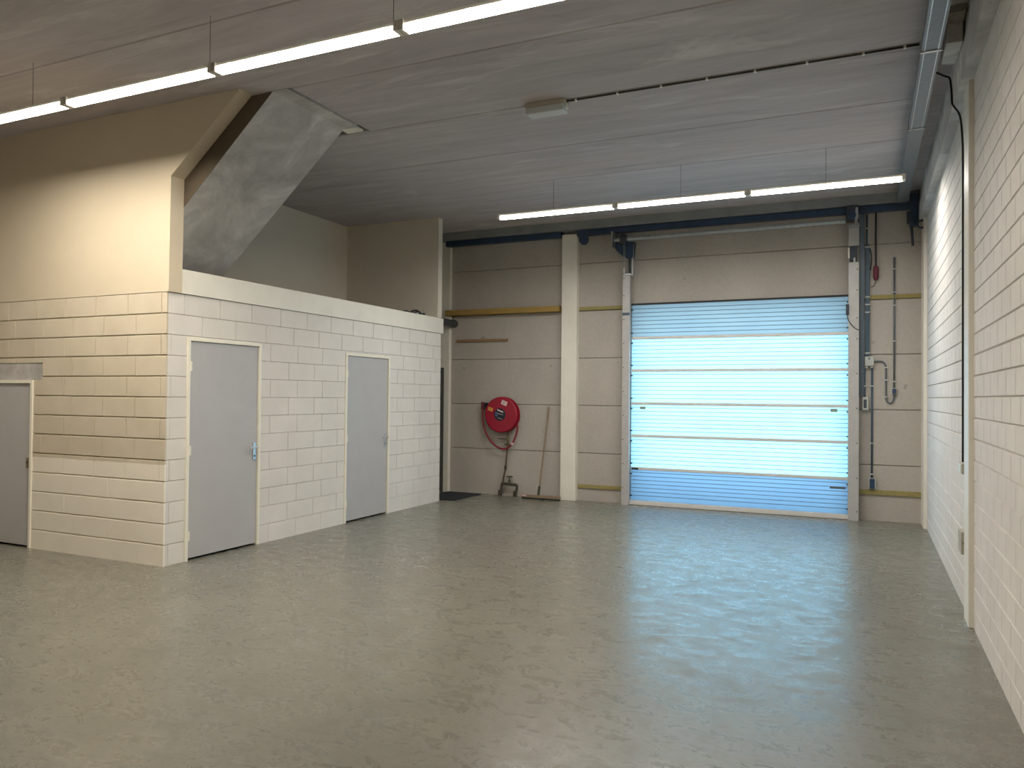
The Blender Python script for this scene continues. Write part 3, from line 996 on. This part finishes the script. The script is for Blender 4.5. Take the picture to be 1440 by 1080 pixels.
def skew_label(cx, cz, w, h, ang, mat, ink=None):
    ca, sa = math.cos(ang), math.sin(ang)
    q = [(cx + ca * a - sa * b, YB - .1745, cz + sa * a + ca * b) for a, b in ((-w / 2, h / 2), (-w / 2, -h / 2), (w / 2, -h / 2), (w / 2, h / 2))]
    l = MB().prism(q, (0, .004, 0)).build('label_sticker', mat, hr)
    ib = MB()
    for k in range(3):
        b = h * (.22 - .22 * k)
        ib.prism([(cx + ca * a - sa * (b + d), YB - .1755, cz + sa * a + ca * (b + d)) for a, d in ((-w * .35, h * .05), (-w * .35, -h * .05), (w * (.3 - .08 * k), -h * .05), (w * (.3 - .08 * k), h * .05))], (0, .0008, 0))
    ib.build('label_print', ink or 'label_ink', l)


skew_label(RX - .175, RZc + .085, .085, .055, -.36, 'label_yellow', 'batten')
skew_label(RX + .065, RZc + .185, .098, .068, -.36, 'label_pink')
hy = YB - .10
hp = [(-4.935, hy, 1.13), (-4.925, hy, 1.06), (-4.97, hy, .91), (-5.042, hy, .79), (-5.14, hy, .738), (-5.264, hy, .758), (-5.39, hy, .854), (-5.493, hy, 1.02), (-5.537, hy, 1.19), (-5.537, hy, 1.36)]
MB().tube(hp, .0145, 12).build('hanging_hose', 'red_hose', hr)
MB().cyl((-5.537, hy, 1.35), (-5.537, hy, 1.47), .024, 18).box(-5.537, -5.50, hy - .02, hy + .05, 1.40, 1.455, .006).build('nozzle', 'red_dark', hr)
MB().box(-5.508, -5.485, hy - .02, YB - .0005, 1.385, 1.455, .004).build('nozzle_holder', 'cable_black', hr)
MB().box(-5.03, -4.995, YB - .125, YB - .08, .805, .84, .005).build('hose_clip', 'label_pink', hr)

wp = thing('water_pipe', 'dark water pipe feeding the hose reel, with a hand wheel valve on the floor', 'pipe', (-5.12, YB, 0))
MB().tube([(-5.10, YB - .07, 1.03), (-5.10, YB - .07, .86), (-5.125, YB - .07, .62), (-5.14, YB - .07, .44), (-5.17, YB - .07, .30), (-5.185, YB - .07, .20)], .014, 12).build('supply_pipe', 'copper', wp)
MB().cyl((-5.14, YB - .07, .41), (-5.14, YB - .07, .47), .02, 14).build('pipe_coupling', 'iron', wp)
MB().box(-5.16, -5.10, YB - .09, YB - .0005, .80, .815).build('pipe_bracket', 'iron', wp)
st = MB()
st.tube([(-5.225, YB - .10, .0), (-5.20, YB - .09, .10), (-5.195, YB - .08, .165), (-5.175, YB - .08, .19), (-5.05, YB - .08, .185), (-4.955, YB - .08, .18), (-4.935, YB - .085, .15), (-4.94, YB - .09, .10), (-4.965, YB - .10, .0)], .022, 14)
st.build('standpipe', 'iron', wp)
for xx, yy_ in ((-5.222, YB - .098), (-4.962, YB - .098)):
    MB().cyl((xx, yy_, 0), (xx + .004, yy_, .085), .030, 16).build('pipe_foot', 'iron', wp)
vb = MB().cyl((-5.065, YB - .08, .17), (-5.065, YB - .08, .25), .026, 16, .016).cyl((-5.065, YB - .08, .25), (-5.065, YB - .08, .30), .008, 10).build('valve_body', 'iron', wp)
MB().tube([(-5.065 + .045 * math.cos(a), YB - .08 + .045 * math.sin(a), .305) for a in [i * math.pi / 8 for i in range(17)]], .008, 8).box(-5.105, -5.025, YB - .086, YB - .074, .299, .309).build('hand_wheel', 'iron', vb)
tp = MB().cyl((-5.105, YB - .07, .865), (-5.105, YB - .07, .935), .022, 16).build('ball_valve', 'brass', wp)
MB().box(-5.26, -5.11, YB - .105, YB - .095, .888, .902, .003).build('valve_lever', 'iron', tp)

bm_ = thing('floor_squeegee', 'wide floor squeegee with a long wooden handle leaning by the pillar', 'squeegee', (-4.54, 10.9, 0))
MB().box(-4.79, -4.155, 10.80, 10.845, .022, .066, .006).build('head', 'handle_wood', bm_)
MB().box(-4.785, -4.16, 10.812, 10.833, 0, .024, .002).build('rubber_blade', 'rubber', bm_)
MB().box(-4.78, -4.70, 10.796, 10.801, .045, .060).build('label_sticker', 'label_pink', bm_)
MB().cyl((-4.51, 10.822, .07), (-4.435, 11.035, 1.40), .0125, 14).build('handle', 'handle_wood', bm_)
MB().cyl((-4.511, 10.819, .055), (-4.503, 10.842, .20), .018, 14).build('handle_socket', 'iron', bm_)

tag(MB().box(-6.15, -5.545, 10.075, 10.945, 0, .016, .004).build('door_mat', 'mat_fibre'), 'black rectangular doormat on the floor in the back left corner', 'doormat')

# cables and bits left on the loft ledge
dbx = thing('cable_scraps', 'dark tangle of cable scraps left on the loft edge by the end wall', 'cables', (-5.85, 9.4, 2.72))
MB().tube([(-5.80, 9.02, 2.722), (-5.82, 9.12, 2.735), (-5.80, 9.22, 2.722), (-5.84, 9.30, 2.755), (-5.80, 9.36, 2.77), (-5.78, 9.42, 2.74), (-5.82, 9.48, 2.725), (-5.80, 9.56, 2.74), (-5.83, 9.62, 2.725)], .014, 8).build('cable_loop', 'cable_black', dbx)
MB().tube([(-5.86, 9.25, 2.722), (-5.80, 9.33, 2.735), (-5.83, 9.44, 2.775), (-5.80, 9.50, 2.73), (-5.82, 9.60, 2.72)], .011, 8).build('cable_loop', 'rubber', dbx)
for a, b in ((0.0, .10), (.03, .085), (-.03, .07)):
    MB().cyl((-5.81, 9.60, 2.72), (-5.81, 9.60 + a - .03, 2.72 + b), .004, 6).build('bare_wire_end', 'grey_plastic', dbx)
# support under the scraps: top of the fascia backing
struct(MB().box(XL - .15, XL - .03, YF + .16, 9.985, 2.487, 2.708), 'trim_2', 'white_paint', 'timber backing behind the white fascia board', 'trim')
